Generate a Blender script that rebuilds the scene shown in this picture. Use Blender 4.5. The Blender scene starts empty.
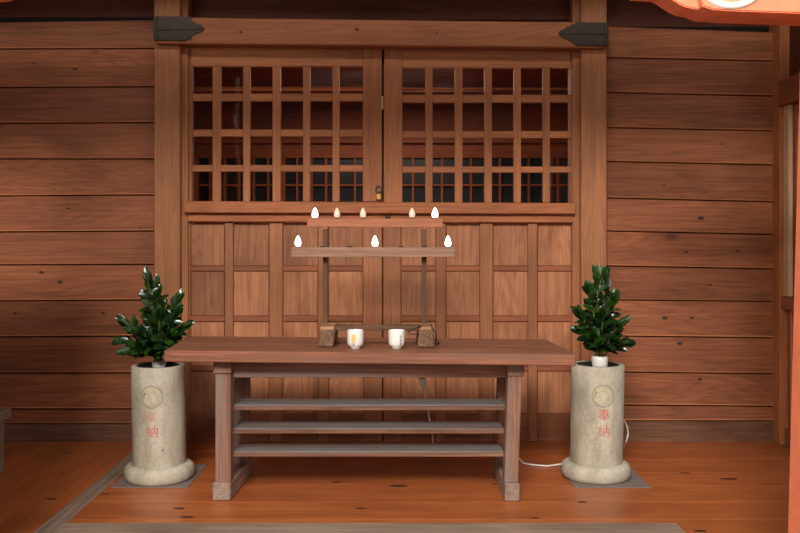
import bpy, bmesh, math, random
from mathutils import Vector, Matrix
random.seed(7)
SC = bpy.context.scene
COL = SC.collection
# ------------------------------------------------------------------ camera, world, light, exposure
F, CX, CY, CAMY, CAMZ = 880.0, 395.0, 238.0, -5.33, 1.23
cd = bpy.data.cameras.new('camera'); cam = bpy.data.objects.new('camera', cd); COL.objects.link(cam)
cam.location = (0, CAMY, CAMZ); cam.rotation_euler = (math.pi/2, 0, 0)
cd.sensor_width = 36; cd.lens = F/800*36
cd.shift_x = (400-CX)/800; cd.shift_y = -(266.5-CY)/800
cd.clip_start = 0.05; cd.clip_end = 200
SC.camera = cam
w = bpy.data.worlds.new('World'); SC.world = w; w.use_nodes = True
# overcast sky above a dark belt of trees around the horizon
_n = w.node_tree; _tc = _n.nodes.new('ShaderNodeTexCoord'); _sp = _n.nodes.new('ShaderNodeSeparateXYZ'); _rp = _n.nodes.new('ShaderNodeValToRGB')
_n.links.new(_tc.outputs['Generated'], _sp.inputs[0]); _n.links.new(_sp.outputs['Z'], _rp.inputs[0]); _n.links.new(_rp.outputs[0], _n.nodes['Background'].inputs[0])
_e = _rp.color_ramp.elements; _e[0].position = .20; _e[0].color = (.07, .075, .07, 1); _e[1].position = .34; _e[1].color = (.86, .93, 1.0, 1)
_n.nodes['Background'].inputs[1].default_value = 0.30
def area(name, loc, target, sx, sy, power, col):
    l = bpy.data.lights.new(name, 'AREA'); l.shape = 'RECTANGLE'; l.size = sx; l.size_y = sy; l.energy = power; l.color = col
    o = bpy.data.objects.new(name, l); COL.objects.link(o); o.location = loc
    o.rotation_euler = (Vector(target)-Vector(loc)).to_track_quat('-Z', 'Y').to_euler()
    return o
area('daylight_left', (-6.8, -8.8, 2.9), (-0.3, 0, 1.3), 4.5, 3.2, 190, (1.0, 0.95, 0.88))
area('daylight_right', (6.6, -9.0, 2.9), (0.2, 0, 1.3), 4.2, 3.2, 120, (1.0, 0.95, 0.88))
area('daylight_front', (-1.2, -10.2, 5.7), (0.1, 0, 1.5), 3.2, 1.7, 880, (1.0, 0.96, 0.88))
area('daylight_high', (-0.1, -5.6, 4.5), (-0.1, -.9, .3), 1.8, 1.4, 95, (1.0, 0.99, 0.96))
area('inner_room_fill', (0, 1.3, 2.42), (0, 1.3, 0), 1.2, .8, 34, (1.0, 0.85, 0.7))  # added fill light to brighten the inner room, no fixture seen
SC.view_settings.view_transform = 'Standard'; SC.view_settings.look = 'None'
SC.view_settings.gamma = 1; SC.view_settings.use_curve_mapping = False
SC.view_settings.exposure = 0.15
SC.cycles.use_denoising = True
SC.cycles.max_bounces = 8

# ------------------------------------------------------------------ helpers
def P(px, py, Y):
    d = Y-CAMY
    return Vector(((px-CX)/F*d, Y, CAMZ-(py-CY)/F*d))
def fy(Y): return CY+CAMZ*F/(Y-CAMY)
AX = {'x': (0, 1, 2), 'y': (1, 0, 2), 'z': (2, 0, 1)}
class MB:
    def __init__(s): s.v = []; s.f = []; s.m = []; s.g = []; s.r = []; s.sm = []
    def add(s, verts, faces, mat=0, grain='x', smooth=False, rnd=None):
        n = len(s.v); a = AX[grain]; off = [random.uniform(-20, 20) for _ in range(3)]
        r = random.random() if rnd is None else rnd
        for p in verts:
            s.v.append(tuple(p)); s.g.append((p[a[0]]+off[0], p[a[1]]+off[1], p[a[2]]+off[2])); s.r.append(r)
        for f in faces: s.f.append([n+i for i in f]); s.m.append(mat); s.sm.append(smooth)
    def bm(s, bm, mat=0, grain='x', smooth=False, rnd=None):
        bm.verts.ensure_lookup_table(); bm.verts.index_update()
        s.add([v.co.copy() for v in bm.verts], [[v.index for v in f.verts] for f in bm.faces], mat, grain, smooth, rnd); bm.free()
    def hexa(s, c, bev=0.0, mat=0, grain='x', rnd=None, seg=1):
        bm = bmesh.new(); vs = [bm.verts.new(p) for p in c]
        for f in ((0,1,2,3),(7,6,5,4),(0,4,5,1),(1,5,6,2),(2,6,7,3),(3,7,4,0)): bm.faces.new([vs[i] for i in f])
        bmesh.ops.recalc_face_normals(bm, faces=bm.faces)
        if bev > 0: bmesh.ops.bevel(bm, geom=list(bm.edges), offset=bev, segments=seg, affect='EDGES', profile=0.5)
        s.bm(bm, mat, grain, False, rnd)
    def box(s, x0, x1, y0, y1, z0, z1, bev=0.003, mat=0, grain='x', rnd=None):
        s.hexa([(x0,y0,z1),(x1,y0,z1),(x1,y0,z0),(x0,y0,z0),(x0,y1,z1),(x1,y1,z1),(x1,y1,z0),(x0,y1,z0)], bev, mat, grain, rnd)
    def quad(s, tl, tr, br, bl, Y, th, bev=0.003, mat=0, grain='x', rnd=None):
        """block whose front face has these four picture corners on the plane Y"""
        fr = [P(p[0], p[1], Y) for p in (tl, tr, br, bl)]
        s.hexa(fr+[p+Vector((0, th, 0)) for p in fr], bev, mat, grain, rnd)
    def pbox(s, x0, x1, y0, y1, Y, th, bev=0.003, mat=0, grain='x', rnd=None):
        s.quad((x0,y0),(x1,y0),(x1,y1),(x0,y1), Y, th, bev, mat, grain, rnd)
    def lathe(s, prof, c, seg=32, mat=0, grain='z', lean=(0, 0)):
        vs = []; fs = []
        for (r, z) in prof:
            for k in range(seg):
                a = 2*math.pi*k/seg
                vs.append((c[0]+r*math.cos(a)+lean[0]*z, c[1]+r*math.sin(a)+lean[1]*z, c[2]+z))
        n = len(prof)
        for i in range(n-1):
            for k in range(seg):
                k2 = (k+1) % seg
                fs.append((i*seg+k, i*seg+k2, (i+1)*seg+k2, (i+1)*seg+k))
        fs.append(list(range(seg))[::-1]); fs.append([(n-1)*seg+k for k in range(seg)])
        s.add(vs, fs, mat, grain, True)
    def tube(s, pts, r, seg=8, mat=0, grain='x'):
        pts = [Vector(p) for p in pts]; vs = []; fs = []
        rr = r if isinstance(r, (list, tuple)) else [r]*len(pts)
        for i, p in enumerate(pts):
            t = (pts[min(i+1, len(pts)-1)]-pts[max(i-1, 0)]).normalized()
            u = t.cross(Vector((0, 0, 1)) if abs(t.z) < .9 else Vector((1, 0, 0))).normalized(); q = t.cross(u)
            for k in range(seg):
                a = 2*math.pi*k/seg; vs.append(p+rr[i]*(u*math.cos(a)+q*math.sin(a)))
        for i in range(len(pts)-1):
            for k in range(seg):
                k2 = (k+1) % seg; fs.append((i*seg+k, i*seg+k2, (i+1)*seg+k2, (i+1)*seg+k))
        fs.append(list(range(seg))[::-1]); fs.append([(len(pts)-1)*seg+k for k in range(seg)])
        s.add(vs, fs, mat, grain, True)
    def disc(s, cx, cy, z, a, b, mat, rot=0, n=14):
        vs = [(cx+a*math.cos(t)*math.cos(rot)-b*math.sin(t)*math.sin(rot), cy+a*math.cos(t)*math.sin(rot)+b*math.sin(t)*math.cos(rot), z) for t in [2*math.pi*k/n for k in range(n)]]
        s.add(vs, [list(range(n))], mat)
    def build(s, name, mats, parent=None, kind=None, **kw):
        me = bpy.data.meshes.new(name)
        off = parent_loc(parent)
        me.from_pydata([(v[0]-off[0], v[1]-off[1], v[2]-off[2]) for v in s.v], [], s.f)
        for m in (mats if isinstance(mats, (list, tuple)) else [mats]): me.materials.append(m)
        me.polygons.foreach_set('material_index', s.m); me.polygons.foreach_set('use_smooth', s.sm)
        a = me.attributes.new('gco', 'FLOAT_VECTOR', 'POINT'); a.data.foreach_set('vector', [x for g in s.g for x in g])
        b = me.attributes.new('rv', 'FLOAT', 'POINT'); b.data.foreach_set('value', s.r)
        me.update()
        o = bpy.data.objects.new(name, me); COL.objects.link(o)
        if parent is not None: o.parent = parent
        if kind: o['kind'] = kind
        for k, v in kw.items(): o[k] = v
        return o
def parent_loc(p):
    t = Vector((0, 0, 0))
    while p is not None: t = t+p.location; p = p.parent
    return t
def tag(o, label, cat, group=None):
    o['label'] = label; o['category'] = cat
    if group: o['group'] = group
    return o
def thing(name, loc, label, cat, group=None):
    o = bpy.data.objects.new(name, None); COL.objects.link(o); o.location = loc; o.empty_display_size = .05
    return tag(o, label, cat, group)
def struct_root(name, loc):
    o = bpy.data.objects.new(name, None); COL.objects.link(o); o.location = loc; o['kind'] = 'structure'; return o

# ------------------------------------------------------------------ materials
def srgb(r, g, b):
    f = lambda c: (c/255/12.92) if c/255 <= .04045 else ((c/255+.055)/1.055)**2.4
    return (f(r), f(g), f(b), 1)
def newmat(name):
    m = bpy.data.materials.new(name); m.use_nodes = True
    return m, m.node_tree, m.node_tree.nodes['Principled BSDF']
def mix(nt, fac, a, b, mode='MIX'):
    n = nt.nodes.new('ShaderNodeMix'); n.data_type = 'RGBA'; n.blend_type = mode
    for k, v in ((0, fac), (6, a), (7, b)):
        if hasattr(v, 'is_linked'): nt.links.new(v, n.inputs[k])
        else: n.inputs[k].default_value = v
    return n.outputs[2]
def ramp(nt, src, stops):
    r = nt.nodes.new('ShaderNodeValToRGB'); e = r.color_ramp.elements
    while len(e) < len(stops): e.new(.5)
    for i, (p, c) in enumerate(stops): e[i].position = p; e[i].color = c
    nt.links.new(src, r.inputs[0]); return r.outputs[0]
def noise(nt, vec, scale, detail=3, rough=.55, dist=0):
    mp = nt.nodes.new('ShaderNodeMapping'); mp.inputs['Scale'].default_value = scale
    nt.links.new(vec, mp.inputs[0]); n = nt.nodes.new('ShaderNodeTexNoise')
    n.inputs['Scale'].default_value = 1; n.inputs['Detail'].default_value = detail
    n.inputs['Roughness'].default_value = rough; n.inputs['Distortion'].default_value = dist
    nt.links.new(mp.outputs[0], n.inputs['Vector']); return n.outputs['Fac']
def mth(nt, op, a, b=0.0):
    n = nt.nodes.new('ShaderNodeMath'); n.operation = op
    for k, v in ((0, a), (1, b)):
        if hasattr(v, 'is_linked'): nt.links.new(v, n.inputs[k])
        else: n.inputs[k].default_value = v
    return n.outputs[0]
W4 = (1, 1, 1, 1)
def wood(name, light, dark, rough=.62, coat=0.0, ring=.5, fibre=.5, stain=.4, vary=.25, bump=.25, grey=None, knots=0, spec=.3, coat_rough=.2):
    m, nt, bs = newmat(name); L = nt.links
    at = nt.nodes.new('ShaderNodeAttribute'); at.attribute_name = 'gco'; g = at.outputs['Vector']
    rv = nt.nodes.new('ShaderNodeAttribute'); rv.attribute_name = 'rv'; r = rv.outputs['Fac']
    big = noise(nt, g, (.42, 5, 5), 2, .45, .2)
    rings = mth(nt, 'SINE', mth(nt, 'MULTIPLY', big, 150.0))
    rings = mth(nt, 'ADD', mth(nt, 'MULTIPLY', rings, .5), .5)
    rings = mth(nt, 'POWER', rings, 2.2)
    fib = noise(nt, g, (3.5, 140, 140), 4, .65)
    fib2 = noise(nt, g, (1.2, 38, 38), 3, .6)
    c = mix(nt, mth(nt, 'MULTIPLY', rings, ring*.55), light, dark)
    c = mix(nt, fibre, c, ramp(nt, fib, [(.3, (.55, .5, .46, 1)), (.6, (1.12, 1.1, 1.08, 1))]), 'MULTIPLY')
    c = mix(nt, fibre*.8, c, ramp(nt, fib2, [(.3, (.62, .57, .53, 1)), (.65, (1.15, 1.13, 1.1, 1))]), 'MULTIPLY')
    st = noise(nt, g, (1.3, 3.2, 3.2), 4, .6, .6)
    c = mix(nt, stain, c, ramp(nt, st, [(.3, (.5, .43, .38, 1)), (.55, (1.08, 1.07, 1.06, 1)), (.75, (1.25, 1.27, 1.3, 1))]), 'MULTIPLY')
    vv = nt.nodes.new('ShaderNodeMapRange'); L.new(r, vv.inputs[0]); vv.inputs[3].default_value = 1-vary; vv.inputs[4].default_value = 1+vary
    hs = nt.nodes.new('ShaderNodeHueSaturation'); L.new(vv.outputs[0], hs.inputs['Value']); L.new(c, hs.inputs['Color']); c = hs.outputs[0]
    if grey:
        gn = noise(nt, g, (.9, 16, 16), 4, .6)
        c = mix(nt, ramp(nt, gn, [(grey[1], (0, 0, 0, 1)), (grey[1]+.2, W4)]), c, grey[0])
    if knots:
        vo = nt.nodes.new('ShaderNodeTexVoronoi'); mp = nt.nodes.new('ShaderNodeMapping')
        mp.inputs['Scale'].default_value = (1.7, 3.4, 3.4); L.new(g, mp.inputs[0]); L.new(mp.outputs[0], vo.inputs['Vector']); vo.inputs['Scale'].default_value = 1
        kd = ramp(nt, vo.outputs['Distance'], [(.03*knots, W4), (.09*knots, (0, 0, 0, 1))])
        c = mix(nt, mth(nt, 'MULTIPLY', kd, .75), c, (dark[0]*.25, dark[1]*.25, dark[2]*.3, 1))
        halo = ramp(nt, vo.outputs['Distance'], [(.05*knots, W4), (.3*knots, (0, 0, 0, 1))])
        c = mix(nt, mth(nt, 'MULTIPLY', halo, .35), c, dark)
    L.new(c, bs.inputs['Base Color'])
    bs.inputs['Roughness'].default_value = rough; bs.inputs['Coat Weight'].default_value = coat; bs.inputs['Coat Roughness'].default_value = coat_rough
    bs.inputs['Specular IOR Level'].default_value = spec
    bp = nt.nodes.new('ShaderNodeBump'); bp.inputs['Strength'].default_value = bump; bp.inputs['Distance'].default_value = .004
    L.new(mth(nt, 'ADD', fib, mth(nt, 'MULTIPLY', rings, -.3)), bp.inputs['Height']); L.new(bp.outputs[0], bs.inputs['Normal'])
    return m
def plain(name, col, rough=.5, metal=0, emit=None, es=0, nscale=0, namt=.3, coat=0, bump=0):
    m, nt, bs = newmat(name)
    bs.inputs['Base Color'].default_value = col; bs.inputs['Roughness'].default_value = rough; bs.inputs['Metallic'].default_value = metal
    bs.inputs['Coat Weight'].default_value = coat
    if emit: bs.inputs['Emission Color'].default_value = emit; bs.inputs['Emission Strength'].default_value = es
    if nscale:
        tc = nt.nodes.new('ShaderNodeTexCoord')
        n = noise(nt, tc.outputs['Object'], (nscale,)*3, 5, .62)
        c = mix(nt, namt, col, ramp(nt, n, [(.3, (.45, .42, .4, 1)), (.62, (1.2, 1.2, 1.2, 1))]), 'MULTIPLY')
        nt.links.new(c, bs.inputs['Base Color'])
        if bump:
            bp = nt.nodes.new('ShaderNodeBump'); bp.inputs['Strength'].default_value = bump; bp.inputs['Distance'].default_value = .004
            nt.links.new(noise(nt, tc.outputs['Object'], (nscale*9,)*3, 5, .7), bp.inputs['Height']); nt.links.new(bp.outputs[0], bs.inputs['Normal'])
    return m
M = {}
M['wall'] = wood('cedar_wall', srgb(154, 92, 60), srgb(112, 61, 38), ring=.62, stain=.58, fibre=.65, vary=.12, knots=1.2)
M['edge'] = wood('highlight_board_edge', srgb(172, 106, 66), srgb(136, 76, 44), ring=.2, stain=.6)  # lighter tone paints the highlight along each board's lower edge
M['wall_dark'] = wood('dark_cedar', srgb(96, 48, 30), srgb(60, 28, 16), ring=.5, stain=.6, vary=.15)  # darker cedar; puts the shade above the lintel into the colour
M['post'] = wood('post_cypress', srgb(178, 118, 80), srgb(140, 84, 53), ring=.4, stain=.35, vary=.08)
M['beam'] = wood('beam_cypress', srgb(168, 102, 64), srgb(122, 66, 38), ring=.5, stain=.5, vary=.1)
M['door'] = wood('door_cypress', srgb(168, 110, 75), srgb(132, 76, 48), ring=.35, stain=.45, vary=.1)
M['doorrail'] = wood('door_rail_cypress', srgb(148, 88, 58), srgb(108, 58, 36), ring=.35, stain=.5, vary=.1)
M['panel'] = wood('panel_cypress', srgb(176, 118, 83), srgb(136, 80, 52), ring=.7, stain=.7, vary=.16)
M['lattice'] = wood('lattice_cypress', srgb(182, 116, 76), srgb(144, 84, 52), ring=.3, stain=.4, vary=.15)
M['floor'] = wood('varnished_floor', srgb(180, 100, 52), srgb(132, 66, 31), rough=.42, coat=.25, ring=.35, fibre=.45, stain=.55, vary=.08, bump=.1, knots=1, coat_rough=.25)
M['grey'] = wood('weathered_grey_wood', srgb(150, 128, 112), srgb(108, 86, 72), rough=.75, ring=.5, fibre=.7, stain=.5, vary=.08, bump=.5)
M['base'] = wood('weathered_baseboard', srgb(120, 82, 62), srgb(84, 54, 40), rough=.75, ring=.5, fibre=.7, stain=.6, vary=.08, bump=.5)
M['table'] = wood('table_top_wood', srgb(146, 94, 70), srgb(108, 64, 46), rough=.5, ring=.5, fibre=.6, stain=.6, vary=.05, bump=.4, grey=(srgb(118, 90, 78), .55), spec=.4)
M['leg'] = wood('table_leg_wood', srgb(148, 110, 92), srgb(106, 72, 58), rough=.7, ring=.5, fibre=.8, stain=.6, vary=.06, bump=.5, grey=(srgb(134, 114, 104), .44))
M['slat'] = wood('table_slat_wood', srgb(126, 110, 104), srgb(90, 76, 70), rough=.7, ring=.5, fibre=.8, stain=.5, vary=.06, bump=.5, grey=(srgb(118, 114, 114), .40))
M['slatedge'] = wood('slat_edge_wood', srgb(136, 98, 78), srgb(92, 64, 50), rough=.7, ring=.5, fibre=.8, stain=.9, vary=.06)
M['foot'] = wood('table_foot_wood', srgb(160, 138, 124), srgb(116, 94, 82), rough=.75, ring=.4, fibre=.8, stain=.5, vary=.05, bump=.5)
M['rack'] = wood('rack_wood', srgb(154, 120, 102), srgb(118, 88, 74), rough=.7, ring=.4, fibre=.7, stain=.4, vary=.05)
M['rackred'] = wood('rack_red_wood', srgb(166, 106, 76), srgb(142, 84, 58), rough=.7, ring=.3, fibre=.5, stain=.3, vary=.05)
M['rackdark'] = wood('rack_dark_wood', srgb(104, 72, 48), srgb(58, 38, 26), rough=.6, ring=.4, fibre=.6, stain=.6, vary=.05)
M['rackblock'] = wood('rack_block_wood', srgb(126, 96, 76), srgb(80, 56, 44), rough=.8, ring=.6, fibre=.9, stain=.8, vary=.1, bump=.8)
M['tan'] = wood('tan_wood', srgb(182, 136, 98), srgb(150, 104, 70), rough=.7, ring=.4, stain=.3)
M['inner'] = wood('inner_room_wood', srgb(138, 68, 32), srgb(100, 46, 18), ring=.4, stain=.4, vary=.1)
M['innerrail'] = wood('inner_beam_wood', srgb(216, 128, 66), srgb(190, 100, 46), ring=.3, stain=.3)
M['vermilion'] = plain('vermilion_paint', srgb(240, 134, 96), .55, nscale=9, namt=.3, bump=.3)
M['pale'] = wood('pale_jamb_wood', srgb(214, 176, 138), srgb(186, 142, 104), ring=.3, stain=.3)
M['bronze'] = plain('dark_bronze', srgb(56, 43, 30), .6, .2, nscale=30, namt=.5, bump=.3)
M['bronze2'] = plain('bronze_edge', srgb(70, 60, 44), .5, .3, nscale=30, namt=.4)
M['white'] = plain('white_porcelain', srgb(232, 228, 218), .25, coat=.4)
M['whitepaint'] = plain('white_paint', srgb(250, 250, 244), .6)
M['cream'] = plain('cream_paint', srgb(226, 190, 150), .6, nscale=20)
M['cable'] = plain('white_cable', srgb(245, 238, 230), .45)
M['dark'] = plain('black_metal', srgb(30, 24, 20), .5)
M['void'] = plain('dark_recess', srgb(22, 14, 10), .9)
M['brass'] = plain('brass', srgb(190, 140, 70), .35, .7, nscale=60)
M['verdigris'] = plain('green_bronze', srgb(84, 92, 66), .5, .5, nscale=60)
M['steel'] = plain('galvanised_liner', srgb(150, 152, 148), .4, .6)
M['soil'] = plain('dark_liner', srgb(38, 34, 32), .6)
M['red'] = plain('faded_red_ink', srgb(204, 112, 100), .8, nscale=90, namt=.6)
M['redfaint'] = plain('fainter_red_ink', srgb(204, 150, 136), .8, nscale=90, namt=.6)
M['gold'] = plain('gold_print', srgb(220, 186, 110), .5)
M['ink'] = plain('grey_ink', srgb(120, 108, 100), .6)
M['pad'] = plain('grey_plate', srgb(126, 112, 104), .6, nscale=14, namt=.3)
M['knot'] = plain('knot', srgb(66, 32, 18), .6)
M['leaf'] = plain('leaf_green', srgb(38, 70, 20), .3, coat=.25, nscale=25, namt=.5)
M['leaf2'] = plain('leaf_dark', srgb(24, 46, 14), .28, coat=.35, nscale=25, namt=.5)
M['stem'] = plain('stem_green', srgb(112, 116, 52), .6)
M['gravel'] = plain('gravel', srgb(128, 122, 114), .9, nscale=30, namt=.4)
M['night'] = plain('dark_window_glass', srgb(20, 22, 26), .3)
M['bulbon'] = plain('lit_bulb', srgb(255, 245, 230), .4, emit=(1, .93, .82, 1), es=5.0)
M['bulbdim'] = plain('dim_bulb', srgb(214, 180, 152), .4, emit=(1, .78, .62, 1), es=.28)
def stone():
    m, nt, bs = newmat('cast_stone'); tc = nt.nodes.new('ShaderNodeTexCoord'); o = tc.outputs['Object']
    a = noise(nt, o, (6, 6, 3), 5, .6, .4); b = noise(nt, o, (60, 60, 60), 3, .6); s = noise(nt, o, (22, 22, 1.6), 4, .6)
    c = ramp(nt, a, [(.3, srgb(156, 145, 126)), (.5, srgb(188, 178, 158)), (.7, srgb(204, 195, 178))])
    c = mix(nt, .3, c, ramp(nt, b, [(.35, (.6, .58, .56, 1)), (.6, (1.1, 1.1, 1.1, 1))]), 'MULTIPLY')
    c = mix(nt, .4, c, ramp(nt, s, [(.35, (.68, .64, .58, 1)), (.6, (1.08, 1.08, 1.08, 1))]), 'MULTIPLY')
    nt.links.new(c, bs.inputs['Base Color']); bs.inputs['Roughness'].default_value = .85
    bp = nt.nodes.new('ShaderNodeBump'); bp.inputs['Strength'].default_value = .4; bp.inputs['Distance'].default_value = .003
    nt.links.new(noise(nt, o, (90, 90, 90), 4, .7), bp.inputs['Height']); nt.links.new(bp.outputs[0], bs.inputs['Normal'])
    return m
M['stone'] = stone()
M['emblem'] = plain('emblem_relief', srgb(190, 176, 150), .85, nscale=40, namt=.4)
M['groove'] = plain('emblem_groove', srgb(150, 135, 112), .9)
def glass():
    m = bpy.data.materials.new('window_glass'); m.use_nodes = True; nt = m.node_tree; nt.nodes.clear()
    out = nt.nodes.new('ShaderNodeOutputMaterial'); mx = nt.nodes.new('ShaderNodeMixShader'); t = nt.nodes.new('ShaderNodeBsdfTransparent')
    gl = nt.nodes.new('ShaderNodeBsdfGlossy'); gl.inputs['Roughness'].default_value = .03
    fr = nt.nodes.new('ShaderNodeFresnel'); fr.inputs[0].default_value = 1.5
    nt.links.new(fr.outputs[0], mx.inputs[0]); nt.links.new(t.outputs[0], mx.inputs[1]); nt.links.new(gl.outputs[0], mx.inputs[2]); nt.links.new(mx.outputs[0], out.inputs[0])
    return m
M['glass'] = glass()

# ------------------------------------------------------------------ floor
XR = 2.3; XL = -3.4; YF = -3.1
def floor_knots(mb, pts, z):
    for (px, py, a, b) in pts:
        d = CAMZ*F/(py-CY); mb.disc((px-CX)/F*d, d+CAMY, z, a, b, 1)
fl = MB()
y = .05; ws = [.27, .23, .26, .24, .28, .25, .22, .27, .25, .24, .26, .25, .25, .26]
k = 0
while y > YF:
    y1 = y-ws[k % len(ws)]
    fl.box(-1.42, XR, max(y1, YF)+.0015, y, -.05, 0, .0015, grain='x'); y = y1; k += 1
x = -1.51
while x > XL:
    x1 = x-.19
    fl.box(max(x1, XL)+.0015, x, YF, .05, -.05, 0, .0015, grain='y'); x = x1
floor_knots(fl, [(361.5, 508.5, .026, .011), (337, 482, .03, .014), (582, 502, .022, .012), (685, 473, .028, .011), (729, 479, .045, .016),
                 (535, 518, .02, .01), (179, 508.5, .026, .014), (187, 517, .03, .014), (106, 494, .018, .008), (51, 499, .03, .012),
                 (67, 453, .03, .011), (194, 459, .018, .009), (700, 531, .03, .012), (495, 484, .02, .009), (398, 486, .05, .018)], .0008)
fl.build('floor', [M['floor'], M['knot']], kind='structure')
b = MB()
b.box(-1.51, -1.42, YF, .0, -.05, .004, .003, grain='y'); b.build('trim_1', M['grey'], kind='structure')
b = MB(); b.box(-1.418, 1.205, -2.05, -1.565, -.04, .012, .004, grain='x'); b.build('trim_2', M['grey'], kind='structure')

# ------------------------------------------------------------------ back wall boards
LJ = [(22,19.5),(49,48.5),(87.5,86.7),(123.5,122.5),(159,159),(196,195),(232,231),(265,264.5),(301,300),(337,336),(373,373),(409,409),(424,424)]
RJ = [(26,32),(57.5,61),(92.5,96),(127.5,131),(161.5,165),(198,202),(231,234.6),(266,269),(300,301.5),(336,338),(372,374),(405,406.5),(421,421)]
wb = MB()
def board(mb, x0, x1, ya, yb, Y, Yt=None):
    """lapped board: lower edge a little further out than the upper edge, with a small lip"""
    (a0, a1), (b0, b1) = ya, yb; g = .45
    tl, tr, br, bl = P(x0, a0+g, Y), P(x1, a1+g, Y), P(x1, b1-g, Y-.012), P(x0, b0-g, Y-.012)
    bk = [Vector((p.x, Y+.05, p.z)) for p in (tl, tr, br, bl)]
    mb.hexa([tl, tr, br, bl]+bk, .003, 0, 'x')
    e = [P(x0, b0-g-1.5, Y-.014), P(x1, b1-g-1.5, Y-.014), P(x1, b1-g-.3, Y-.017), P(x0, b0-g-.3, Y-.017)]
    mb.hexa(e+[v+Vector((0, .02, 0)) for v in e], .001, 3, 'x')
for J, xa, xb, X0, X1 in ((LJ, 0, 153, -172, 156), (RJ, 608, 775, 604, 776)):
    ex = lambda j, x: j[0]+(j[1]-j[0])*(x-xa)/(xb-xa)
    for i in range(len(J)-1):
        board(wb, X0, X1, (ex(J[i], X0), ex(J[i], X1)), (ex(J[i+1], X0), ex(J[i+1], X1)), .0)
for (kx, ky, ka) in ((75,69,.010),(41,272,.009),(60,282,.011),(15,313,.008),(103,313,.008),(96,52,.006),(33,63,.006),(140,228,.006),(68,208,.006),
                     (701,218,.014),(686,252,.009),(738,251,.010),(710,285,.008),(665,318,.012),(692,318,.008),(680,343,.012),(757,300,.007),(664,185,.007),(722,144,.006),(648,371,.009),(700,379,.009)):
    c = P(kx, ky, -.0135); wb.add([(c.x+1.5*ka*math.cos(a), c.y, c.z+ka*.7*math.sin(a)) for a in [2*math.pi*q/12 for q in range(12)]], [list(range(12))], 4)
# dark backing behind the joints, so no light leaks
wb.box(XL, P(156, 0, .0).x, .05, .08, 0, 3.1, 0, mat=1); wb.box(P(604, 0, 0).x, XR+.1, .05, .08, 0, 3.1, 0, mat=1)
# boards above the lintel, their shade painted in as darker wood
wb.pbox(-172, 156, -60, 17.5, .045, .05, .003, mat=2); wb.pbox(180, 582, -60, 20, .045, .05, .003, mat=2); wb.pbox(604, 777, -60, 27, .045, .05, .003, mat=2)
wb.build('wall_back', [M['wall'], M['void'], M['wall_dark'], M['edge'], M['knot']], kind='structure')
b = MB(); b.pbox(-172, 154, 424.6, fy(-.02)+1, -.02, .06, .004); b.build('baseboard_left', M['base'], kind='structure')
b = MB(); b.pbox(606, 775, 421.6, fy(-.02)+1, -.02, .06, .004); b.build('baseboard_right', M['base'], kind='structure')
# posts
PY = -.09
for i, (xa, xb) in enumerate(((153.8, 180), (581, 607))):
    p = MB(); x0, x1 = P(xa, 0, PY).x, P(xb, 0, PY).x
    p.box(x0, x1, PY, .10, 0, 3.05, .006, grain='z'); p.build('trim_%d' % (3+i), M['post'], kind='structure')
for i, (xa, xb) in enumerate(((180.3, 188), (572.5, 580.7))):
    p = MB(); x0, x1 = P(xa, 0, -.045).x, P(xb, 0, -.045).x
    p.box(x0, x1, -.045, .10, 0, 2.75, .004, grain='z', rnd=.3); p.build('trim_%d' % (5+i), M['post'], kind='structure')
# lintel beam, head rail, sill rails
p = MB(); p.quad((155, 17), (606.5, 22.5), (606.5, 48), (155, 43.3), -.15, .06, .006)
for (kx, ky, ka) in ((241, 32, .012), (357, 29.5, .013), (286, 27, .006), (437, 33, .007)):
    c = P(kx, ky, -.1508); p.add([(c.x+ka*math.cos(a), c.y, c.z+ka*.75*math.sin(a)) for a in [2*math.pi*q/12 for q in range(12)]], [list(range(12))], 1)
p.build('trim_7', [M['beam'], M['knot']], kind='structure')
p = MB(); p.quad((187, 40), (573.5, 44), (573.5, 50), (187, 46.5), -.04, .1, .004, rnd=.6); p.build('trim_8', M['beam'], kind='structure')
p = MB(); p.quad((183.5, 201), (575.5, 203), (575.5, 214), (183.5, 212.8), -.09, .1, .005, rnd=.5)
p.quad((187.5, 213), (573, 214.2), (573, 222.5), (187.5, 221.5), -.05, .08, .003, rnd=.9); p.build('trim_9', M['beam'], kind='structure')

# ------------------------------------------------------------------ upper lattice windows
def lattice_window(name, x0, x1, cols, rows, ytop, ybot, side):
    root = struct_root(name, P((x0+x1)/2, ybot, 0))
    f = MB()
    f.pbox(x0, cols[0][0], ytop, ybot, -.02, .045, .003, grain='z', rnd=.4)
    f.pbox(cols[-1][1], x1, ytop, ybot, -.02, .045, .003, grain='z', rnd=.5)
    f.pbox(cols[0][0], cols[-1][1], ytop, rows[0][0], -.018, .04, .003, grain='x', rnd=.4)
    f.build('frame', M['lattice'], root)
    l = MB()
    for a, c in zip(cols[:-1], cols[1:]): l.pbox(a[1], c[0], rows[0][0], ybot, -.014, .028, .002, grain='z')
    for a, c in zip(rows[:-1], rows[1:]):
        for q in cols: l.pbox(q[0], q[1], a[1], c[0], -.010, .024, .002, grain='x')
    l.build('lattice', M['lattice'], root)
    g = MB(); g.pbox(x0+2, x1-2, ytop+3, ybot-1, .028, .004, 0); g.build('glass_pane', M['glass'], root)
lattice_window('window_1', 188, 381.8, [(192,212.5),(220.7,243),(250,272.5),(280.5,303),(310,332.5),(339.5,362.8)],
               [(66.5,93.5),(101,129.5),(136.5,165),(171.5,200)], 47, 201.5, 0)
lattice_window('window_2', 384, 573, [(402.4,425.5),(432.6,455),(462.5,484.5),(492,514),(521,543),(550,571)],
               [(68,95),(102.5,131),(138,166.5),(172.5,201.5)], 48, 202.5, 1)
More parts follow.
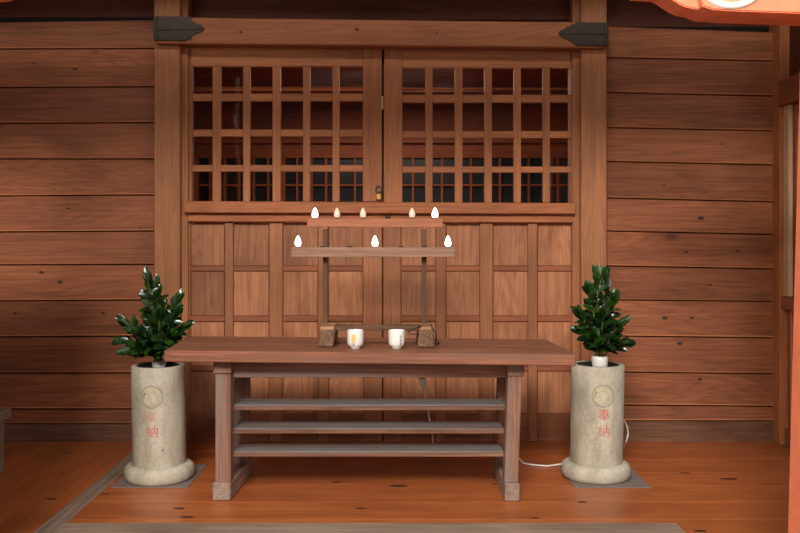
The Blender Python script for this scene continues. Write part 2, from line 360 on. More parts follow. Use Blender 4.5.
# ------------------------------------------------------------------ lower panelled doors
ROWS = [(223,266),(271,316),(321.5,366),(371,413.5)]
def door(name, x0, x1, cols):
    yb = fy(-.02)
    root = struct_root(name, (P((x0+x1)/2, 0, 0).x, 0, 0))
    f = MB(); xs = [x0]+[v for c in cols for v in c]+[x1]
    for i in range(0, len(xs), 2):
        if xs[i+1]-xs[i] > 1.2: f.pbox(xs[i], xs[i+1], 221.5, yb, -.024, .045, .004, grain='z')
    f.build('stile_frame', M['door'], root)
    r = MB()
    for c in cols:
        for a, q in zip(ROWS[:-1], ROWS[1:]): r.pbox(c[0], c[1], a[1], q[0], -.012, .03, .003)
        r.pbox(c[0], c[1], ROWS[-1][1], yb, -.018, .036, .003)
    r.build('rail_frame', M['doorrail'], root)
    for c in cols:
        for a in ROWS:
            p = MB()
            p.pbox(c[0]+.4, c[1]-.4, a[0]+.4, a[1]-.4, .0, .014, .002, grain='z')
            p.build('panel', M['panel'], root)
p = MB(); p.box(P(378, 0, .03).x, P(388, 0, .03).x, .03, .05, 0, 2.5, .001, grain='z'); p.build('trim_14', M['wall_dark'], kind='structure')
door('door_1', 187.5, 382, [(190.5,224.5),(233,269),(282.6,318),(328.5,363)])
door('door_2', 383.2, 573, [(401,436),(446,480),(493,528),(537.5,571.5)])

# ------------------------------------------------------------------ dim room behind the lattice
r = MB()
r.box(-2.6, 2.6, 3.2, 3.3, 0, 1.35, 0, grain='x')
Yb = 2.6
r.pbox(150, 620, 142, 158, Yb, .05, .003)
r.pbox(150, 620, 138.5, 143, Yb-.05, .05, .003)
xs = [195.5+14.5*i for i in range(27)]
for i, x in enumerate(xs):
    if x > 330 and not i % 2: continue
    big = i % 6 == 0
    r.pbox(x-(2.6 if big else 1.1), x+(2.6 if big else 1.1), 157, 262, Yb, .03, 0, grain='z')
r.pbox(150, 620, 184, 186, Yb+.004, .02, 0)
r.pbox(150, 620, 204, 300, Yb+.004, .04, 0)
r.build('trim_10', M['inner'], kind='structure')
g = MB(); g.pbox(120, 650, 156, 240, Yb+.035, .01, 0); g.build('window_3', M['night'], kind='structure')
r = MB()
r.box(-2.6, 2.6, 2.7, 2.75, 0, 2.75, 0)
r.box(-2.65, -2.6, .1, 3.3, 0, 2.75, 0, grain='y'); r.box(2.6, 2.65, .1, 3.3, 0, 2.75, 0, grain='y')
for i in range(11): r.box(-2.6, 2.6, .1+.25*i, .346+.25*i, 2.5, 2.55, .003)
r.build('wall_inner', M['inner'], kind='structure')
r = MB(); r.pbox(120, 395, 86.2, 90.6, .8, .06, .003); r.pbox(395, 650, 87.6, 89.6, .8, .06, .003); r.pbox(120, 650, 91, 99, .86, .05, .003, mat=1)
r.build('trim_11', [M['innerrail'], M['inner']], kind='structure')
r = MB(); r.box(-2.65, 2.65, .09, 3.3, -.05, 0, 0); r.build('floor_inner', M['inner'], kind='structure')

# ------------------------------------------------------------------ right side wall
r = MB()
def sbox(mb, X0, X1, d0, d1, z0, z1, mat=0, grain='z', bev=.004, rnd=None):
    mb.box(X0, X1, CAMY+d0, CAMY+d1, z0, z1, bev, mat, grain, rnd)
sbox(r, 2.285, 2.42, 5.225, 5.38, 0, 3.0)                     # corner post
sbox(r, 2.33, 2.42, 4.88, 5.225, 0.10, .80, 1)                 # lower boards
sbox(r, 2.325, 2.34, 5.16, 5.185, 0.10, .81, 2)               # batten
sbox(r, 2.29, 2.42, 4.88, 5.225, .81, .886, 1, 'y')            # sill
sbox(r, 2.27, 2.42, 4.88, 5.225, 2.01, 2.16, 1, 'y')           # upper rail
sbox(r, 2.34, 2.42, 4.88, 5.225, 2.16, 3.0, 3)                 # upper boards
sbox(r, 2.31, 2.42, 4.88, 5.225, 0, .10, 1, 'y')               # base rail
r.build('wall_right', [M['beam'], M['doorrail'], M['lattice'], M['wall_dark']], kind='structure')
wn = struct_root('window_4', (2.36, -.2, .886))
q = MB(); sbox(q, 2.30, 2.40, 5.14, 5.215, .886, 2.01); q.build('jamb', M['pale'], wn)
q = MB(); sbox(q, 2.32, 2.40, 5.09, 5.138, .886, 2.01); q.build('stile', M['doorrail'], wn)
q = MB(); sbox(q, 2.38, 2.41, 4.88, 5.09, .886, 2.01); q.build('opening_dark', M['void'], wn)  # dark sheet standing in for the unlit opening
# left side wall, ceiling, outside ground
r = MB()
for i in range(14): r.box(XL-.06, XL, -2.45, .05, .003+.22*i, .217+.22*i, .004, grain='y')
r.build('wall_left', M['wall'], kind='structure')
r = MB()
for i in range(7): r.box(XL-.1, 2.45, -.2*i-.197+.1, -.2*i+.1, 2.98, 3.02, .004, grain='x')
r.build('ceiling', M['wall_dark'], kind='structure')  # unseen roof, added and kept short for the light falloff
r = MB()
for (xa, xb) in ((XL, -1.45), (1.45, 2.3)):
    for i in range(9): r.box(xa, xb, -2.24, -2.18, .003+.21*i, .207+.21*i, .004)
r.build('shade_screens', M['wall'], kind='structure')  # unseen screens, added to shade the lower side walls and floor
r = MB(); r.box(XL, 4.0, -2.62, -2.45, 2.70, 2.95, .006); r.box(XL, 4.0, -2.6, -2.5, 2.95, 3.3, .003); r.box(-1.64, -1.42, -2.64, -2.42, -.6, 2.70, .006, grain='z'); r.build('trim_13', M['beam'], kind='structure')  # unseen front beam and column, added to cut the daylight
r = MB(); r.box(-25, 25, -30, YF-.02, -.72, -.6, 0); r.build('ground', M['gravel'], kind='structure')
r = MB(); r.box(XL, 2.45, YF-.02, YF, -.6, -.001, 0); r.build('trim_12', M['base'], kind='structure')

# ------------------------------------------------------------------ vermilion post and carved beam ends in the foreground
D0 = CAMY+3.0
r = MB()
tl, bl = P(800.6, 30, D0), P(785.5, 598, D0); bl.z = 0; BK = Vector((0, -.2, 0))
bl.x = P(787, 533, D0).x-.004; wdt = .24
r.hexa([tl, tl+Vector((wdt,0,0)), bl+Vector((wdt,0,0)), bl]+[v+BK for v in (tl, tl+Vector((wdt,0,0)), bl+Vector((wdt,0,0)), bl)], .004, 0, 'z')
o = r.build('vermilion_post', M['vermilion']); tag(o, 'orange-red painted post at the right edge of the frame, reaching down past the floor', 'post')
def prism(outline, y0, y1, mats, name, parent=None, bev=0.0, smooth=False):
    bm = bmesh.new(); n = len(outline)
    a = [bm.verts.new((p.x, y0, p.z)) for p in outline]; c = [bm.verts.new((p.x, y1, p.z)) for p in outline]
    bm.faces.new(a); bm.faces.new(c[::-1])
    for i in range(n): bm.faces.new((a[i], c[i], c[(i+1) % n], a[(i+1) % n]))
    bmesh.ops.recalc_face_normals(bm, faces=bm.faces)
    if bev: bmesh.ops.bevel(bm, geom=[e for e in bm.edges if abs(e.verts[0].co.y-e.verts[1].co.y) < 1e-6 and e.verts[0].co.y < (y0+y1)/2], offset=bev, segments=2, affect='EDGES')
    mb = MB(); mb.bm(bm); return mb.build(name, mats, parent)
z = lambda x, y: P(630+x/4.706, y/4.706, D0)
nose = thing('carved_beam_end', P(740, 0, D0), 'orange-red painted carved beam end with a white ring, at top right', 'beam end')
out = [z(335,-30), z(340,10), z(345,30), z(390,45), z(500,52), z(620,56), z(800,62), z(1400,90), z(1400,-420), z(300,-420)]
prism(out, D0, D0+.17, M['vermilion'], 'beam_body', nose, .004)
# scalloped lower tip further back
D1 = D0+.04
z2 = lambda x, y: P(630+x/4.706, y/4.706, D1+.12)
prism([z2(0,4), z2(45,6), z2(100,9), z2(128,24), z2(150,40), z2(185,62), z2(210,74), z2(250,82), z2(330,90), z2(340,96), z2(470,104), z2(600,106), z2(600,20), z2(300,-20), z2(100,-60), z2(20,-40)], D1, D1+.12, M['vermilion'], 'scalloped_tip', nose, .004)
def ring(c, r0, r1, y, th, mat, name, parent, seg=48):
    vs = []; fs = []
    for k in range(seg):
        a = 2*math.pi*k/seg
        for (r_, yy) in ((r0, y+th), (r0+.2*(r1-r0), y), (r1-.2*(r1-r0), y), (r1, y+th)):
            vs.append((c.x+r_*math.cos(a), yy, c.z+r_*math.sin(a)))
    for k in range(seg):
        k2 = (k+1) % seg
        for j in range(3): fs.append((k*4+j, k2*4+j, k2*4+j+1, k*4+j+1))
    m = MB(); m.add(vs, fs, 0, 'x', True); return m.build(name, mat, parent)
rc = P(731.5, -29.5, D0)
ring(rc, 31.5/293.3, 39/293.3, D0-.012, .014, M['whitepaint'], 'white_ring', nose)
m = MB(); m.tube([rc+Vector((0,-.004,0)), rc+Vector((0,.02,0))], 31.5/293.3, 40); m.build('ring_centre', M['cream'], nose)
n2 = thing('carved_beam_end', P(0, -8, D0), 'orange-red painted carved beam end barely showing at the top left corner', 'beam end')
prism([P(14,-1,D0+.17), P(11,1.2,D0+.17), P(4,2.2,D0+.17), P(-8,2.6,D0+.17), P(-60,10,D0+.17), P(-60,-60,D0+.17), P(6,-60,D0+.17), P(15,-20,D0+.17)], D0, D0+.17, M['vermilion'], 'beam_body', n2, .003)

# ------------------------------------------------------------------ bronze fittings on the lintel corners
def fitting(pts, ribs, label, xo):
    Yf = -.15
    t = thing('bronze_corner_fitting', P(pts[0][0], pts[0][1], Yf), label, 'metal fitting')
    prism([P(a, c, Yf) for a, c in pts], Yf-.008, Yf-.0005, M['bronze'], 'plate', t, .002)
    m = MB()
    for (a, c, e, g) in ribs: m.tube([P(a, c, Yf-.008), P(e, g, Yf-.008)], .0035, 6)
    m.build('raised_rib', M['bronze2'], t)
    m = MB(); x = P(xo, 0, Yf).x; s = 1 if xo > 400 else -1
    ys = sorted(q[1] for q in pts)
    m.box(min(x, x+s*.008), max(x, x+s*.008), Yf-.008, -.02, P(0, ys[-1]-.6, Yf).z, P(0, ys[0]+.6, Yf).z, .002); m.build('side_plate', M['bronze'], t)
fitting([(155,16.3),(191.5,17),(192.5,19),(190.8,20.8),(194.5,21.6),(196.8,24.2),(201,25),(203.6,27),(204.8,29),(203,31),(200,33),(196.5,33.6),(194.5,35.6),(191.5,36.4),(192,39),(187,40),(184,41.2),(155,40.9)],
        [(156,30.2,203,29),(156,40,186,40.2),(157.5,17,157.5,40)], 'dark bronze fitting on the left end of the lintel beam, over the left post', 155)
fitting([(607,22.8),(577,22.2),(575,24),(572,24),(569,27),(567,26.6),(563.5,29.5),(560,31),(558,33.5),(560,36),(563,38.6),(566.5,39.2),(568,41),(571.5,42),(574,44.5),(577,46),(607,46.8)],
        [(606,34.4,560,33.6),(606,45.6,577,44.8),(604.5,23.8,604.5,46)], 'dark bronze fitting on the right end of the lintel beam, over the right post', 607)
# padlock
t = thing('padlock', P(378.6, 199, -.03), 'small brass padlock hanging on a greenish ring at the foot of the left lattice window', 'padlock')
m = MB(); m.pbox(376, 381, 193.5, 199.6, -.045, .02, .003); m.build('lock_body', M['brass'], t)
m = MB(); m.pbox(376.6, 380.4, 190.5, 192, -.03, .01, .001)
m.tube([P(378.6+3*math.cos(a), 189.4+3.6*math.sin(a), -.036) for a in [2*math.pi*k/16 for k in range(17)]], .004, 6); m.build('ring', M['verdigris'], t)
m = MB(); m.pbox(381.3, 383.4, 96, 109.5, -.03, .04, .001, grain='z'); o = m.build('wedge', M['pale'])
tag(o, 'pale wooden wedge pushed into the gap between the two lattice windows', 'wedge')

# ------------------------------------------------------------------ altar table
TL, TR = 4.04, 4.01          # distance of the front edge, left and right end
t = thing('altar_table', (-.13, -.98, 0), 'long low weathered reddish wooden table with three grey slats between trestle legs', 'table')
zt = .70
m = MB()
fl_, fr_ = Vector(((164-CX)/F*4.04, CAMY+4.04, 0)), Vector(((576-CX)/F*4.01, CAMY+4.01, 0))
bl_, br_ = Vector(((188-CX)/F*4.64, CAMY+4.64, 0)), Vector(((546-CX)/F*4.63, CAMY+4.63, 0))
ZL, ZR = CAMZ-(350.6-CY)/F*4.04, CAMZ-(354.6-CY)/F*4.01
ym = lambda a, b_, k: a.lerp(b_, k)
for k in range(2):
    k0, k1 = (0, .52) if k == 0 else (.522, 1)
    c = []
    for zo in (0, -.05):
        pass
    fa, fb, ba, bb = ym(fl_, bl_, k0), ym(fr_, br_, k0), ym(fl_, bl_, k1), ym(fr_, br_, k1)
    U = Vector((0, 0, 1))
    m.hexa([fa+U*ZL, fb+U*ZR, fb+U*(ZR-.052), fa+U*(ZL-.052), ba+U*ZL, bb+U*ZR, bb+U*(ZR-.052), ba+U*(ZL-.052)], .004, 0, 'x', rnd=.5)
c = P(206, 347, 0); dd = (CAMZ-ZL)*F/(347-CY); m.disc((206-CX)/F*dd, dd+CAMY, ZL-.0015, .035, .02, 1)
m.build('table_top', [M['table'], M['knot']], t)
ztp = min(ZL, ZR)-.052
AY = CAMY+4.17
def tb(name, x0, x1, d0, d1, z0, z1, mat, grain, bev=.004, lean=0.0, skew=0.0):
    m = MB()
    c = [(x0+lean,CAMY+d0,z1),(x1+lean,CAMY+d0,z1),(x1,CAMY+d0,z0),(x0,CAMY+d0,z0),(x0+lean,CAMY+d1,z1),(x1+lean,CAMY+d1,z1),(x1,CAMY+d1,z0),(x0,CAMY+d1,z0)]
    c = [(p[0]+(skew if i > 3 else 0), p[1], p[2]) for i, p in enumerate(c)]
    m.hexa(c, bev, 0, grain); return m.build(name, M[mat], t)
# left trestle
tb('leg', -.842, -.770, 4.12, 4.20, .083, ZL-.115, 'leg', 'z')
tb('leg', -.818, -.746, 4.47, 4.55, .083, ZL-.055, 'leg', 'z')
tb('leg_cap', -.850, -.766, 4.11, 4.58, ZL-.117, ZL-.050, 'leg', 'y')
tb('foot', -.855, -.770, 4.115, 4.62, 0, .085, 'foot', 'y', .006, 0, .03)
# right trestle, leaning a little
tb('leg', .512, .577, 4.12, 4.20, .083, ZR-.112, 'leg', 'z', .004, .018)
tb('leg', .512, .577, 4.47, 4.55, .083, ZR-.052, 'leg', 'z', .004, .018)
tb('leg_cap', .527, .603, 4.11, 4.58, ZR-.115, ZR-.047, 'leg', 'y')
tb('foot', .513, .583, 4.10, 4.60, 0, .085, 'foot', 'y', .006)
tb('apron', -.77, .53, 4.165, 4.20, min(ZL, ZR)-.130, min(ZL, ZR)-.052, 'leg', 'x')
tb('apron', -.77, .53, 4.47, 4.50, min(ZL, ZR)-.118, min(ZL, ZR)-.052, 'leg', 'x')
for z1 in (.434, .323, .213):
    tb('slat', -.772, .52+(.01 if z1 > .4 else 0), 4.20, 4.36, z1-.024, z1, 'slat', 'x')
    tb('slat_edge', -.772, .52, 4.186, 4.199, z1-.024, z1-.006, 'slatedge', 'x', .002)

# ------------------------------------------------------------------ candle rack
TZ = (ZL+ZR)/2
k = thing('candle_rack', (-.10, CAMY+4.35, TZ), 'two tier wooden rack of white flame shaped electric candle bulbs on the altar table', 'candle rack')
def d_(d): return d+CAMY
m = MB(); m.quad((291,247.4),(455,247.2),(455,257),(291,257.2), d_(4.30), .035, .002); m.build('front_bar', M['rack'], k)
m = MB(); m.pbox(307, 443, 218.6, 227.4, d_(4.42), .035, .002); m.build('back_bar', M['rackred'], k)
for (x0, x1) in ((322.9, 327.6), (421.8, 426.5)):
    m = MB()
    m.pbox(x0, x1, 229, 328, d_(4.36), .03, .002, grain='z', rnd=.4); m.build('upright', M['rackdark'], k)
for (x0, x1) in ((323, 327.5), (421.5, 426.5)):
    m = MB(); m.pbox(x0, x1, 226, 247, d_(4.375), .06, .002, grain='y'); m.build('bracket', M['rackred'], k)
zb = CAMZ-(331.5-CY)/F*4.25
m = MB(); m.pbox(322, 431, 325.5, 330.6, d_(4.245), .03, .002); m.build('bottom_bar', M['rackdark'], k)
m = MB(); m.tube([P(335,325,d_(4.255)), P(365,325.6,d_(4.25)), P(400,325,d_(4.25)), P(420,325.4,d_(4.255))], .003, 6); m.build('power_cord', M['dark'], k)
for (x0, x1, s) in ((318, 334.5, 1), (417.5, 434.5, -1)):
    m = MB(); z0 = ZL+(ZR-ZL)*((x0+x1)/2-164)/412+.002
    X0, X1 = (x0-CX)/F*4.2, (x1-CX)/F*4.2
    m.hexa([(X0+.006,d_(4.20),TZ+.085),(X1+(.006 if s > 0 else -.004),d_(4.20),TZ+.085),(X1-.008 if s > 0 else X1,d_(4.20),z0),(X0,d_(4.20),z0),
            (X0+.006,d_(4.5),TZ+.085),(X1,d_(4.5),TZ+.085),(X1-.004,d_(4.5),z0),(X0,d_(4.5),z0)], .006, 0, 'y')
    m.build('foot_block', M['rackblock'], k)
    m = MB(); m.pbox(x0+2, x1-.5 if s > 0 else x1-3, 326.8, 331, d_(4.215), .2, .002, grain='y'); m.build('foot_cap', M['tan'], k)
m = MB(); m.tube([P(421,326,d_(4.21)), P(414,329,d_(4.2)), P(408,332,d_(4.19)), P(410,334.5,d_(4.19)), P(418,334,d_(4.2)), P(421,337,d_(4.21))], .003, 6); m.build('cord_loop', M['dark'], k)
m = MB(); m.tube([P(433,329,d_(4.22)), P(436,334,d_(4.22)), P(436,341,d_(4.22))], .004, 6); m.tube([P(436,341,d_(4.22)), P(438.5,344,d_(4.22))], .008, 8); m.build('hook', M['dark'], k)
def bulb(px, py, d, lit, h=10.6):
    s = d/F; b0 = P(px, py, d_(d)); H = h*s; R = 3.1*s
    root_x = b0
    m = MB(); m.lathe([(R*.62, 0), (R*.9, H*.10), (R, H*.26), (R*.98, H*.42), (R*.84, H*.60), (R*.62, H*.77), (R*.36, H*.91), (R*.14, H), (.0004, H*1.02)], b0, 16)
    o = m.build('candle_bulb', M['bulbon'] if lit else M['bulbdim'], k)
    o['label'] = 'bright white lit bulb' if lit else 'dimmer pinkish white bulb'
    m = MB(); m.lathe([(R*.7, -H*.10), (R*.72, .0), (R*.6, H*.06)], b0, 12); m.build('socket', M['dark'], o)
for px in (298, 375, 448): bulb(px, 246.4, 4.318, True)
for px, l in ((315, 1), (337, 0), (363, 0), (412, 0), (435, 1)): bulb(px, 217.8, 4.437, l, 10)
for (px, py, d) in ((388, 218.4, 4.437), (322.5, 247.3, 4.32), (350, 247.3, 4.32), (401, 247.3, 4.32), (425, 247.3, 4.32)):
    m = MB(); b0 = P(px, py, d_(d)); hh = .012 if py < 230 else .005; m.lathe([(.012, -.002), (.012, hh), (.009, hh+.002)], b0, 12); o = m.build('empty_socket', M['dark'], k)

# ------------------------------------------------------------------ tea cups
def cup(px, label, marks):
    d = 4.16; c = P(px, 350.3, d_(d)); c.z = TZ+.001; R = 8.2*d/F; H = .089
    t = thing('tea_cup', c, label, 'cup')
    m = MB(); m.lathe([(R*.60, 0), (R*.61, .009), (R*.84, .014), (R*.96, .024), (R, .036), (R, H-.003), (R*.98, H), (R*.93, H-.002), (R*.92, .05), (R*.85, .02), (.001, .018)], c, 36); m.build('cup_body', M['white'], t)
    m = MB()
    for (ang, z0, w_, h_, mat) in marks:
        a = -math.pi/2+ang; vs = []; n = 4
        for i in range(n+1):
            aa = a+w_/R*(i/n-.5)
            for zz in (z0, z0+h_): vs.append((c[0]+(R+.0008)*math.cos(aa), c[1]+(R+.0008)*math.sin(aa), c[2]+zz))
        m.add(vs, [(2*i, 2*i+2, 2*i+3, 2*i+1) for i in range(n)], mat)
    m.build('printed_mark', [M['gold'], M['ink'], M['redfaint']], t)
glyph = lambda a, z: [(a, z, .010, .0018, 1), (a, z+.004, .008, .0016, 1), (a, z+.008, .010, .0016, 1), (a-.04, z, .0016, .010, 1), (a+.05, z+.001, .0016, .008, 1)]
cup(355.3, 'white porcelain tea cup with a gold patch, left one on the altar table', [(-.16, .034, .020, .036, 0)]+glyph(-.16, .020))
cup(396.6, 'white porcelain tea cup with a column of grey lettering, right one on the altar table', glyph(.5, .056)+glyph(.5, .040)+glyph(.5, .022)+[(.5, .037, .01, .002, 2)])

# ------------------------------------------------------------------ stone flower pillars
def text_mesh(ch, size):
    cu = bpy.data.curves.new('t', 'FONT'); cu.body = ch; cu.size = size; cu.align_x = 'CENTER'; cu.extrude = .0
    o = bpy.data.objects.new('t', cu); COL.objects.link(o); dg = bpy.context.evaluated_depsgraph_get()
    me = bpy.data.meshes.new_from_object(o.evaluated_get(dg)); bpy.data.objects.remove(o); bpy.data.curves.remove(cu)
    bm = bmesh.new(); bm.from_mesh(me); bpy.data.meshes.remove(me); return bm
def wrap(bm, cx, cy, cz, R, off, ang0):
    """lay a flat x/y drawing on the front of an upright cylinder"""
    for i in range(-12, 13):
        bmesh.ops.bisect_plane(bm, geom=bm.verts[:]+bm.edges[:]+bm.faces[:], plane_co=(i*.006, 0, 0), plane_no=(1, 0, 0))
    for v in bm.verts:
        a = -math.pi/2+ang0+v.co.x/R; v.co = Vector((cx+(R+off)*math.cos(a), cy+(R+off)*math.sin(a), cz+v.co.y))
def pillar(cx, d, label, lean, ang, inkmat, chars, chip):
    cy = CAMY+d; R = .134; H = .578
    t = thing('stone_flower_pillar', (cx, cy, .004), label, 'stone pillar')
    m = MB(); m.lathe([(.162, 0), (.172, .008), (.1755, .028), (.1745, .05), (.168, .066), (.154, .076), (.13, .080)], (cx, cy, .004), 56); m.build('base_ring', M['stone'], t)
    m = MB(); m.lathe([(.132, .077), (.134, .082), (R, H-.006), (R-.005, H), (R-.022, H), (R-.024, H-.004), (R-.024, H-.05), (.001, H-.05)], (cx, cy, .004), 56, lean=lean); m.build('shaft', M['stone'], t)
    m = MB(); m.lathe([(R-.026, H-.052), (R-.026, H-.004), (R-.031, H-.004), (R-.033, H-.02), (.03, H-.022), (.001, H-.022)], (cx, cy, .006), 48, lean=lean); m.build('metal_liner', M['soil'], t)
    lx = cx+lean[0]*.4
    # emblem: ring and three comma swirls
    def flat(pts, off, mat, name, ang_=ang):
        bm = bmesh.new(); bm.faces.new([bm.verts.new((p[0], p[1], 0)) for p in pts]); bmesh.ops.triangulate(bm, faces=bm.faces)
        wrap(bm, lx, cy, ez, R, off, ang_); mm = MB(); mm.bm(bm); return mm
    ez = .004+H-.143
    seg = 40; bm = bmesh.new(); r0, r1 = .052, .0565
    vi = [bm.verts.new((r0*math.cos(2*math.pi*i/seg), r0*math.sin(2*math.pi*i/seg), 0)) for i in range(seg)]
    vo = [bm.verts.new((r1*math.cos(2*math.pi*i/seg), r1*math.sin(2*math.pi*i/seg), 0)) for i in range(seg)]
    for i in range(seg): bm.faces.new((vi[i], vo[i], vo[(i+1) % seg], vi[(i+1) % seg]))
    wrap(bm, lx, cy, ez, R, .0012, ang); mm = MB(); mm.bm(bm); mm.build('emblem_ring', M['groove'], t)
    mm = MB()
    for j in range(3):
        a0 = 2*math.pi*j/3+.5; pts = []
        for i in range(13): a = a0+i/12*math.pi*1.1; pts.append(((.045)*math.cos(a), (.045)*math.sin(a)))
        for i in range(12, -1, -1):
            a = a0+i/12*math.pi*1.1; rr = .045-.026*(math.sin((12-i)/12*math.pi*.5)); pts.append((rr*math.cos(a), rr*math.sin(a)))
        for pi in range(12):
            q = [pts[pi], pts[pi+1], pts[25-pi-1], pts[25-pi]]
            bm = bmesh.new()
            try: bm.faces.new([bm.verts.new((p[0], p[1], 0)) for p in q])
            except Exception: pass
            wrap(bm, lx, cy, ez, R, .0010, ang); mm.bm(bm)
    mm.build('emblem_swirl', M['emblem'], t)
    for ch, zc, xo, mt in chars:
        bm = text_mesh(ch, .064)
        for v in bm.verts: v.co.x += xo
        wrap(bm, lx, cy, zc, R, .0015, ang); mm = MB(); mm.bm(bm); mm.build('red_lettering', M[mt], t)
    if chip:
        bm = bmesh.new(); bm.faces.new([bm.verts.new((p[0], p[1], 0)) for p in ((.0,.0),(.03,.016),(.034,.022),(.028,.026),(.004,.012))])
        wrap(bm, lx, cy, .165, R, .001, ang+.35); mm = MB(); mm.bm(bm); mm.build('chip', M['ink'], t)
    return t
# the camera sees each shaft from the middle: writing faces front, left one turned slightly
pillar(-1.205, 4.505, 'pale round stone flower pillar left of the table, faded red writing and a dark chip', (-.012, 0), .00, 'red', [('奉', .315, -.006, 'redfaint'), ('納', .245, .004, 'red')], True)
pillar(1.035, 4.535, 'pale round stone flower pillar right of the table, clearer red writing and a cable behind', (.018, 0), .0, 'red', [('奉', .322, .004, 'red'), ('納', .240, .004, 'red')], False)
for (x0, x1, y0, y1, lb) in ((-1.397, -1.018, 4.33, 4.77, 'left'), (.886, 1.262, 4.33, 4.79, 'right')):
    m = MB(); m.box(x0, x1, CAMY+y0, CAMY+y1, .0, .004, .001); o = m.build('floor_plate', M['pad'])
    tag(o, 'thin grey square plate on the floor under the %s stone pillar' % lb, 'floor plate')

# ------------------------------------------------------------------ sprigs in white cups
def vase(cx, d, r, h, z0, label):
    m = MB(); c = (cx, CAMY+d, z0); m.lathe([(r*.86, 0), (r*.95, h*.3), (r, h*.7), (r*.97, h), (r*.8, h), (r*.78, h*.4), (.001, h*.38)], c, 32)
    o = m.build('white_vase', M['white']); tag(o, label, 'vase'); return c
vL = vase(-1.212, 4.52, .037, .042, .562, 'squat white cup holding the sprigs, sunk in the top of the left stone pillar')
vR = vase(1.047, 4.50, .042, .066, .562, 'white cup holding the sprigs, standing in the top of the right stone pillar')
VC = [0, 0]
def leaf(mb, p, dirv, up, L, Wd, mat, rnd):
    f = dirv.normalized(); s = f.cross(up)
    if s.length < 1e-3: s = f.cross(Vector((1, 0, 0)))
    s.normalize(); n = s.cross(f).normalized(); vs = []
    prof = [(0, .06), (.12, .25), (.3, .68), (.52, 1), (.74, .95), (.9, .55), (1, .04)]
    bend = rnd.uniform(.06, .24)
    for (t_, w_) in prof:
        c = p+f*(L*t_)-n*(bend*L*t_*t_)
        e = n*(Wd*.20*w_)
        vs += [c-s*(Wd*.5*w_)+e, c, c+s*(Wd*.5*w_)+e]
    fs = []
    for i in range(len(prof)-1):
        a = i*3; fs += [(a, a+1, a+4, a+3), (a+1, a+2, a+5, a+4)]
    if any((v.xy-Vector((VC[0], VC[1]))).length < .05 and v.z < .64 for v in vs): return
    if any(abs(v.x) < 1.07 and v.z < .735 and (v.x < 0 or v.x < .87) for v in vs): return
    mb.add(vs, fs, mat, 'x', True)
def sprigs(name, c, stems, label, seed):
    rnd = random.Random(seed)
    VC[:] = [c[0], c[1]]
    t = thing(name, (c[0], c[1], c[2]+.02), label, 'plant')
    lf = MB()
    base = Vector((c[0], c[1], c[2]+.03))
    for (tx, ty, tz, n) in stems:
        n = int(n*2.9)
        tip = Vector((c[0]+tx, c[1]+ty, c[2]+tz*1.05))
        b0 = base+Vector((rnd.uniform(-.012, .012), rnd.uniform(-.012, .012), 0))
        mid = b0.lerp(tip, .5)+Vector((-tx*.18, -ty*.18, .03))
        pts = []
        for i in range(9):
            u = i/8; pts.append(b0*(1-u)**2+mid*2*u*(1-u)+tip*u*u)
        st = MB(); st.tube(pts, [.004-.0025*i/8 for i in range(9)], 6); st.build('stem', M['stem'], t)
        ph = rnd.uniform(0, 6)
        for j in range(n):
            u = .24+.76*(j+.5)/n; q = u*8; i = min(int(q), 7); p = pts[i].lerp(pts[i+1], q-i)
            T = (pts[i+1]-pts[i]).normalized(); ph += 2.4+rnd.uniform(-.4, .4)
            side = Vector((math.cos(ph), math.sin(ph), 0)); side = (side-T*side.dot(T)).normalized()
            k_ = .75 if u < .8 else .3
            dv = side*k_*1.0+T*(.75 if u < .8 else 1.2)+Vector((0, 0, rnd.uniform(-.25, .15)))
            L = rnd.uniform(.052, .078) 
            leaf(lf, p, dv, Vector((rnd.uniform(-.5, .5), rnd.uniform(-1.6, -.1), .8)), L, L*rnd.uniform(.42, .54), rnd.choice((0, 0, 1, 1, 1)), rnd)
        leaf(lf, tip, T+Vector((rnd.uniform(-.3, .3), rnd.uniform(-.3, .1), .1)), Vector((0, -1, .3)), .065, .026, 0, rnd)
    lf.build('foliage', [M['leaf'], M['leaf2']], t)
sprigs('leafy_sprigs', vL, [(-.05,-.03,.44,13),(-.01,.0,.40,13),(-.16,-.03,.22,11),(-.18,.02,.13,9),(.10,-.04,.27,12),(.12,.03,.19,10),(-.07,.04,.33,12),(.08,.05,.33,12),(.02,-.07,.26,12),(-.06,-.09,.18,10),(.07,-.09,.17,10),(0,.05,.30,10),(-.12,-.07,.09,9),(.04,-.08,.10,8),(-.16,.0,.08,8),(.0,-.12,.10,8)],
       'bushy bunch of dark glossy green sprigs in the left pillar, wide and low', 3)
sprigs('leafy_sprigs', vR, [(-.02,-.02,.45,14),(.03,.0,.44,13),(-.06,-.04,.38,13),(.06,-.03,.34,12),(-.10,-.02,.26,12),(.10,-.03,.22,11),(-.09,.03,.17,10),(.12,.0,.12,8),(0,-.08,.26,12),(.04,.05,.30,12),(-.05,-.08,.16,10),(.04,-.09,.15,9)],
       'tall narrow bunch of dark glossy green sprigs in the right pillar', 11)

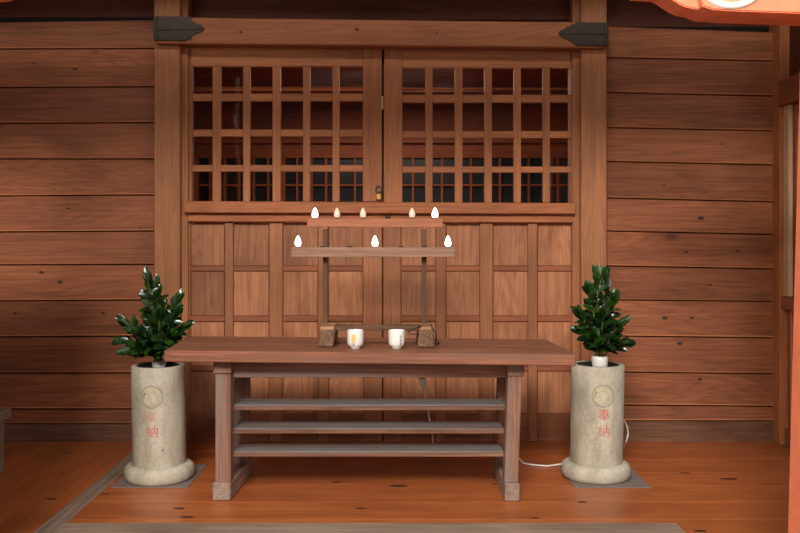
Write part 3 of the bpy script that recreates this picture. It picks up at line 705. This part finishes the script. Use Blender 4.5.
# ------------------------------------------------------------------ white cable
def smooth(pts, n=8):
    pts = [Vector(p) for p in pts]; out = []
    for i in range(len(pts)-1):
        p0, p1, p2, p3 = pts[max(i-1, 0)], pts[i], pts[i+1], pts[min(i+2, len(pts)-1)]
        for j in range(n):
            u = j/n; out.append(.5*((2*p1)+(-p0+p2)*u+(2*p0-5*p1+4*p2-p3)*u*u+(-p0+3*p1-3*p2+p3)*u**3))
    out.append(pts[-1]); return out
t = thing('power_cable', P(434, 448, d_(4.62)), 'white power cable running from under the table to the right stone pillar', 'cable')
def G(px, py, zz=.006):
    d = (CAMZ-zz)*F/(py-CY); return Vector(((px-CX)/F*d, d+CAMY, zz))
m = MB()
m.tube(smooth([P(424.5,388,d_(4.62)), P(425,398,d_(4.66)), P(428,411,d_(4.76)), P(430.5,424,d_(4.86)), P(433,440,d_(4.98)), G(434,450), G(450,452), G(480,452.5), G(507,453), G(519,459), G(525,463.5), G(545,465.8), G(556,464.8), G(572,462), G(600,456), G(617,455), G(621,450.5), P(625.5,443,d_(4.85)), P(628,433,d_(4.85)), P(625.5,423,d_(4.82)), P(619,416,d_(4.74))]), .0045, 8)
m.build('cord', M['cable'], t)
m = MB(); m.hexa([P(418,378.5,d_(4.54)),P(426.5,378.5,d_(4.54)),P(426.5,388,d_(4.54)),P(421.5,388,d_(4.54))]+[P(a,b_,d_(4.54))+Vector((0,.03,0)) for a, b_ in ((418,378.5),(426.5,378.5),(426.5,388),(421.5,388))], .005, 0); m.build('socket_end', M['cable'], t)
m = MB(); m.tube([P(419.5,372,d_(4.56)), P(422.5,380,d_(4.56))], .006, 8); m.build('lead', M['cable'], t)

# ------------------------------------------------------------------ bench at the left edge
t = thing('bench', (-2.6, CAMY+4.85, 0), 'grey wooden bench of which only one end shows, by the left wall', 'bench')
m = MB(); m.box(-3.1, -2.045, CAMY+4.42, CAMY+4.70, .272, .322, .006); m.build('seat', M['grey'], t)
for xx in (-2.95, -2.09):
    m = MB(); m.box(xx-.03, xx+.03, CAMY+4.46, CAMY+4.64, 0, .272, .004, grain='z'); m.build('leg', M['grey'], t)
